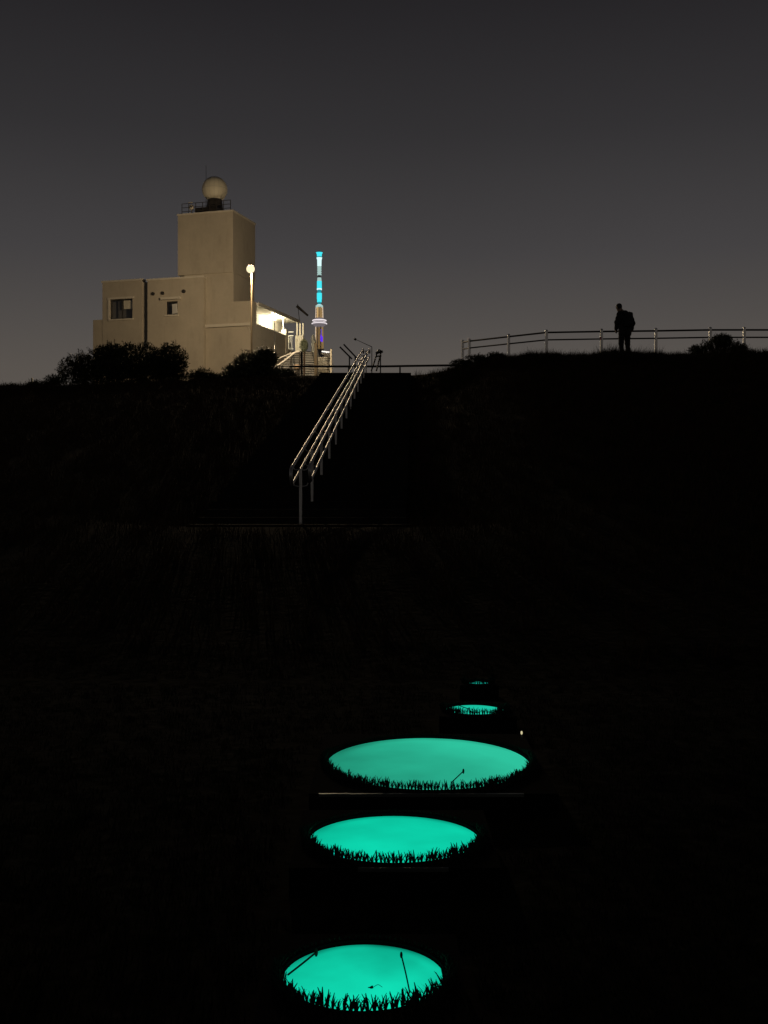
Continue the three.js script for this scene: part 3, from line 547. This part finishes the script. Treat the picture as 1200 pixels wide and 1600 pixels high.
// ---------------------------------------------------------------- person on the crest
{
  const d = 36.9, foot = at(976, 552, d), y0 = groundY(foot.x, d), H = at(0, 473.5, d).y - y0, S = H / 1.70;
  const TURN = .42, P = thing('person', 'person in dark jacket and trousers seen from behind, head bowed, at the railing', 'person', [foot.x, y0, -d], TURN);
  P.scale.setScalar(S);
  const cap = (p, a, b, ra, rb, sx = 1) => { // tapered capsule distance
    const abx = b[0] - a[0], aby = b[1] - a[1], abz = b[2] - a[2], t = clamp(((p[0] - a[0]) * abx + (p[1] - a[1]) * aby + (p[2] - a[2]) * abz) / (abx * abx + aby * aby + abz * abz));
    return Math.hypot((p[0] - a[0] - abx * t) / sx, p[1] - a[1] - aby * t, p[2] - a[2] - abz * t) - lerp(ra, rb, t);
  };
  const smin = (a, b, k) => { const h = clamp(.5 + .5 * (b - a) / k); return lerp(b, a, h) - k * h * (1 - h); };
  const field = (bones, k) => (p) => bones.reduce((s, b) => smin(s, cap(p, ...b), k), 9);
  function mc(f, c, half, res) {
    const o = new MarchingCubes(res, M.dark, false, false, 120000); o.isolation = 0; const n = res, hs = n / 2;
    for (let k = 0; k < n; k++) for (let j = 0; j < n; j++) for (let i = 0; i < n; i++) o.field[i + j * n + k * n * n] = -f([c[0] + (i - hs) / hs * half, c[1] + (j - hs) / hs * half, c[2] + (k - hs) / hs * half]);
    o.update(); let g = new THREE.BufferGeometry(); const m = o.count; g.setAttribute('position', new THREE.BufferAttribute(o.positionArray.slice(0, m * 3), 3));
    g.scale(half, half, half); g.translate(...c); g = mergeVertices(g, 1e-4); g.computeVertexNormals(); return g.toNonIndexed();
  }
  // joints (faces -z; head bowed forward, arms hanging, left hand drawn in front)
  const head = [-.115, 1.56, -.125], neck = [0, 1.42, -.03], ch = [0, 1.24, .0], hip = [0, .92, 0];
  const legs = [[[-.095, .90, 0], [-.115, .49, -.015], .092, .062, 1], [[-.115, .49, -.015], [-.125, .09, .03], .060, .042, 1], [[.095, .90, 0], [.115, .49, -.015], .092, .062, 1], [[.115, .49, -.015], [.13, .09, .02], .060, .042, 1]];
  const feet = [[[-.125, .05, .05], [-.145, .035, -.15], .045, .036, 1.1], [[.13, .05, .04], [.155, .035, -.155], .045, .036, 1.1]];
  const armR = [[[.19, 1.36, .01], [.265, 1.10, .05], .058, .046, 1], [[.265, 1.10, .05], [.275, .87, -.05], .044, .033, 1]];
  const armL = [[[-.19, 1.36, .0], [-.27, 1.11, -.02], .058, .046, 1], [[-.27, 1.11, -.02], [-.17, .94, -.19], .044, .034, 1]];
  const trunk = [[hip, ch, .125, .150, 1.25], [ch, [0, 1.36, .0], .145, .085, 1.5], [[0, 1.36, 0], head, .062, .055, 1]];
  const fingers = (w, dir, s) => { const l = []; const L = [.072, .082, .078, .062]; for (let i = 0; i < 4; i++) { const o = (i - 1.5) * .019, a = [w[0] + dir[0] * .085, w[1] + dir[1] * .085, w[2] + dir[2] * .085 + o], b = [a[0] + dir[0] * L[i] * .5 - s * .004, a[1] + dir[1] * L[i] * .5, a[2] + dir[2] * L[i] * .5], c = [b[0] + dir[0] * L[i] * .45 - s * .014, b[1] + dir[1] * L[i] * .45, b[2] + dir[2] * L[i] * .45]; l.push([a, b, .0088, .008, 1], [b, c, .008, .0068, 1]); } const t0 = [w[0] + dir[0] * .03, w[1] + dir[1] * .03, w[2] + dir[2] * .03 - .03]; l.push([t0, [t0[0] - s * .012, t0[1] + dir[1] * .045, t0[2] - .022], .011, .0085, 1]); return l; };
  const palm = (w, dir) => [[w, [w[0] + dir[0] * .08, w[1] + dir[1] * .08, w[2] + dir[2] * .08], .026, .034, .55]];
  const wR = [.275, .87, -.05], dR = [-.05, -.98, -.2], wL = [-.17, .94, -.19], dL = [.35, -.75, -.56];
  const headF = (p) => { // skull, jaw, nose, ears
    const q = [p[0] - head[0], p[1] - head[1], p[2] - head[2]], a = .52, y = q[1] * Math.cos(a) - q[2] * Math.sin(a) * -1 * -1, z = q[2] * Math.cos(a) + q[1] * Math.sin(a);
    const Q = [q[0], y, z];
    let s = Math.hypot(Q[0] / .078, (Q[1] - .03) / .095, (Q[2] - .01) / .098) * .09 - .09;
    s = smin(s, cap(Q, [0, -.05, -.035], [0, -.085, -.06], .05, .030), .03);
    s = smin(s, cap(Q, [0, .01, -.088], [0, -.022, -.108], .010, .014), .012);
    for (const e of [-1, 1]) { s = smin(s, cap(Q, [e * .077, .018, .015], [e * .079, -.02, .008], .014, .011, .6), .008); s = Math.max(s, -(Math.hypot(Q[0] - e * .031, Q[1] - .012, Q[2] + .097) - .013)); }
    return Math.max(s, -(cap(Q, [-.02, -.052, -.098], [.02, -.052, -.098], .004, .004)));
  };
  const skin = mat(.36, .24, .17, .6), coat = mat(.018, .018, .020, .85), jeans = mat(.020, .020, .026, .9), hair = mat(.012, .010, .009, .6), shoe = mat(.03, .03, .03, .6);
  const bodyF = field([...trunk, ...legs, ...armR, ...armL, ...feet], .035);
  const bodyG = mc(bodyF, [0, .84, 0], .90, 104);
  const headG = mc((p) => smin(headF(p), cap(p, [0, 1.36, 0], head, .062, .055), .03), [-.07, 1.53, -.10], .26, 96);
  const hand = (w, dir, s) => mc((p) => Math.min(field([...palm(w, dir), [[w[0] - dir[0] * .05, w[1] - dir[1] * .05, w[2] - dir[2] * .05], w, .034, .027, 1]], .02)(p), field(fingers(w, dir, s), .004)(p)), [w[0] + dir[0] * .07, w[1] + dir[1] * .07, w[2] + dir[2] * .07], .15, 84);
  mesh('body', mergeGeometries([bodyG, headG, hand(wR, dR, 1), hand(wL, dL, -1)]), skin, P);
  const grow = (b, k) => b.map(([a, c, r1, r2, s]) => [a, c, r1 + k, r2 + k, s]);
  const jf = field([[[0, .80, .01], ch, .150, .172, 1.30], [ch, [0, 1.37, .01], .166, .095, 1.55], [[0, 1.38, .01], [-.05, 1.455, -.05], .090, .070, 1], ...grow(armR, .024), ...grow(armL, .024)], .045);
  mesh('jacket', mc((p) => { const w = .006 * Math.sin(p[1] * 46 + p[0] * 17) * Math.sin(p[0] * 23 + p[2] * 19); return Math.max(jf(p) + w, .70 + .01 * Math.sin(p[0] * 30) - p[1], p[1] - 1.475, (p[0] > .2 || p[0] < -.19) ? .895 - p[1] : -1); }, [0, 1.10, 0], .50, 92), coat, P);
  mesh('trousers', mc((p) => { const w = .004 * Math.sin(p[1] * 60 + p[0] * 20); return Math.max(field([[[0, .95, 0], [0, .88, 0], .13, .14, 1.2], ...grow(legs, .018)], .03)(p) + w, .06 - p[1], p[1] - 1.0); }, [0, .53, 0], .56, 84), jeans, P);
  for (const f of feet) mesh('shoe', mc((p) => Math.max(field(grow([f, [[f[0][0], .10, f[0][2] - .02], f[0], .04, .04, 1]], .010), .03)(p), .004 - p[1]), [f[0][0] - .01, .08, -.05], .22, 48), shoe, P);
  mesh('hair', mc((p) => { const q = [p[0] - head[0], p[1] - head[1], p[2] - head[2]], a = .52, y = q[1] * Math.cos(a) - q[2] * Math.sin(a), z = q[2] * Math.cos(a) + q[1] * Math.sin(a); const s = Math.hypot(q[0] / .088, (y - .036) / .105, (z - .016) / .108) * .1 - .1 + .003 * Math.sin(q[0] * 120 + z * 60); return Math.max(s, -(y + .045 + z * .3) , -(z + .06 + Math.max(0, y - .03) * .8)); }, [head[0], 1.56, -.10], .22, 72), hair, P);
  // backpack on the back
  const k = thing('backpack', 'boxy dark backpack worn by the person at the railing', 'backpack', [foot.x, y0, -d], TURN); k.scale.setScalar(S);
  mesh('bag', mc((p) => { const q = [Math.abs(p[0] + .015) - .09, Math.abs(p[1] - 1.17) - .175, Math.abs(p[2] - .20) - .035]; return Math.hypot(...q.map((v) => Math.max(v, 0))) + Math.min(Math.max(...q), 0) - .045 + .006 * Math.sin(p[1] * 30) * Math.sin(p[0] * 25); }, [-.015, 1.21, .20], .34, 64), coat, k);
  mesh('pocket', rbox(-.10, .07, 1.0, 1.18, .265, .31, .02), coat, k);
  for (const s of [-1, 1]) mesh('strap', tube([[s * .09, 1.36, .20], [s * .12, 1.425, .06], [s * .13, 1.36, -.12], [s * .15, 1.2, -.19], [s * .16, 1.02, -.05], [s * .15, .98, .19]], .018, 30, 8), coat, k);
}
renderer.render(scene, camera);
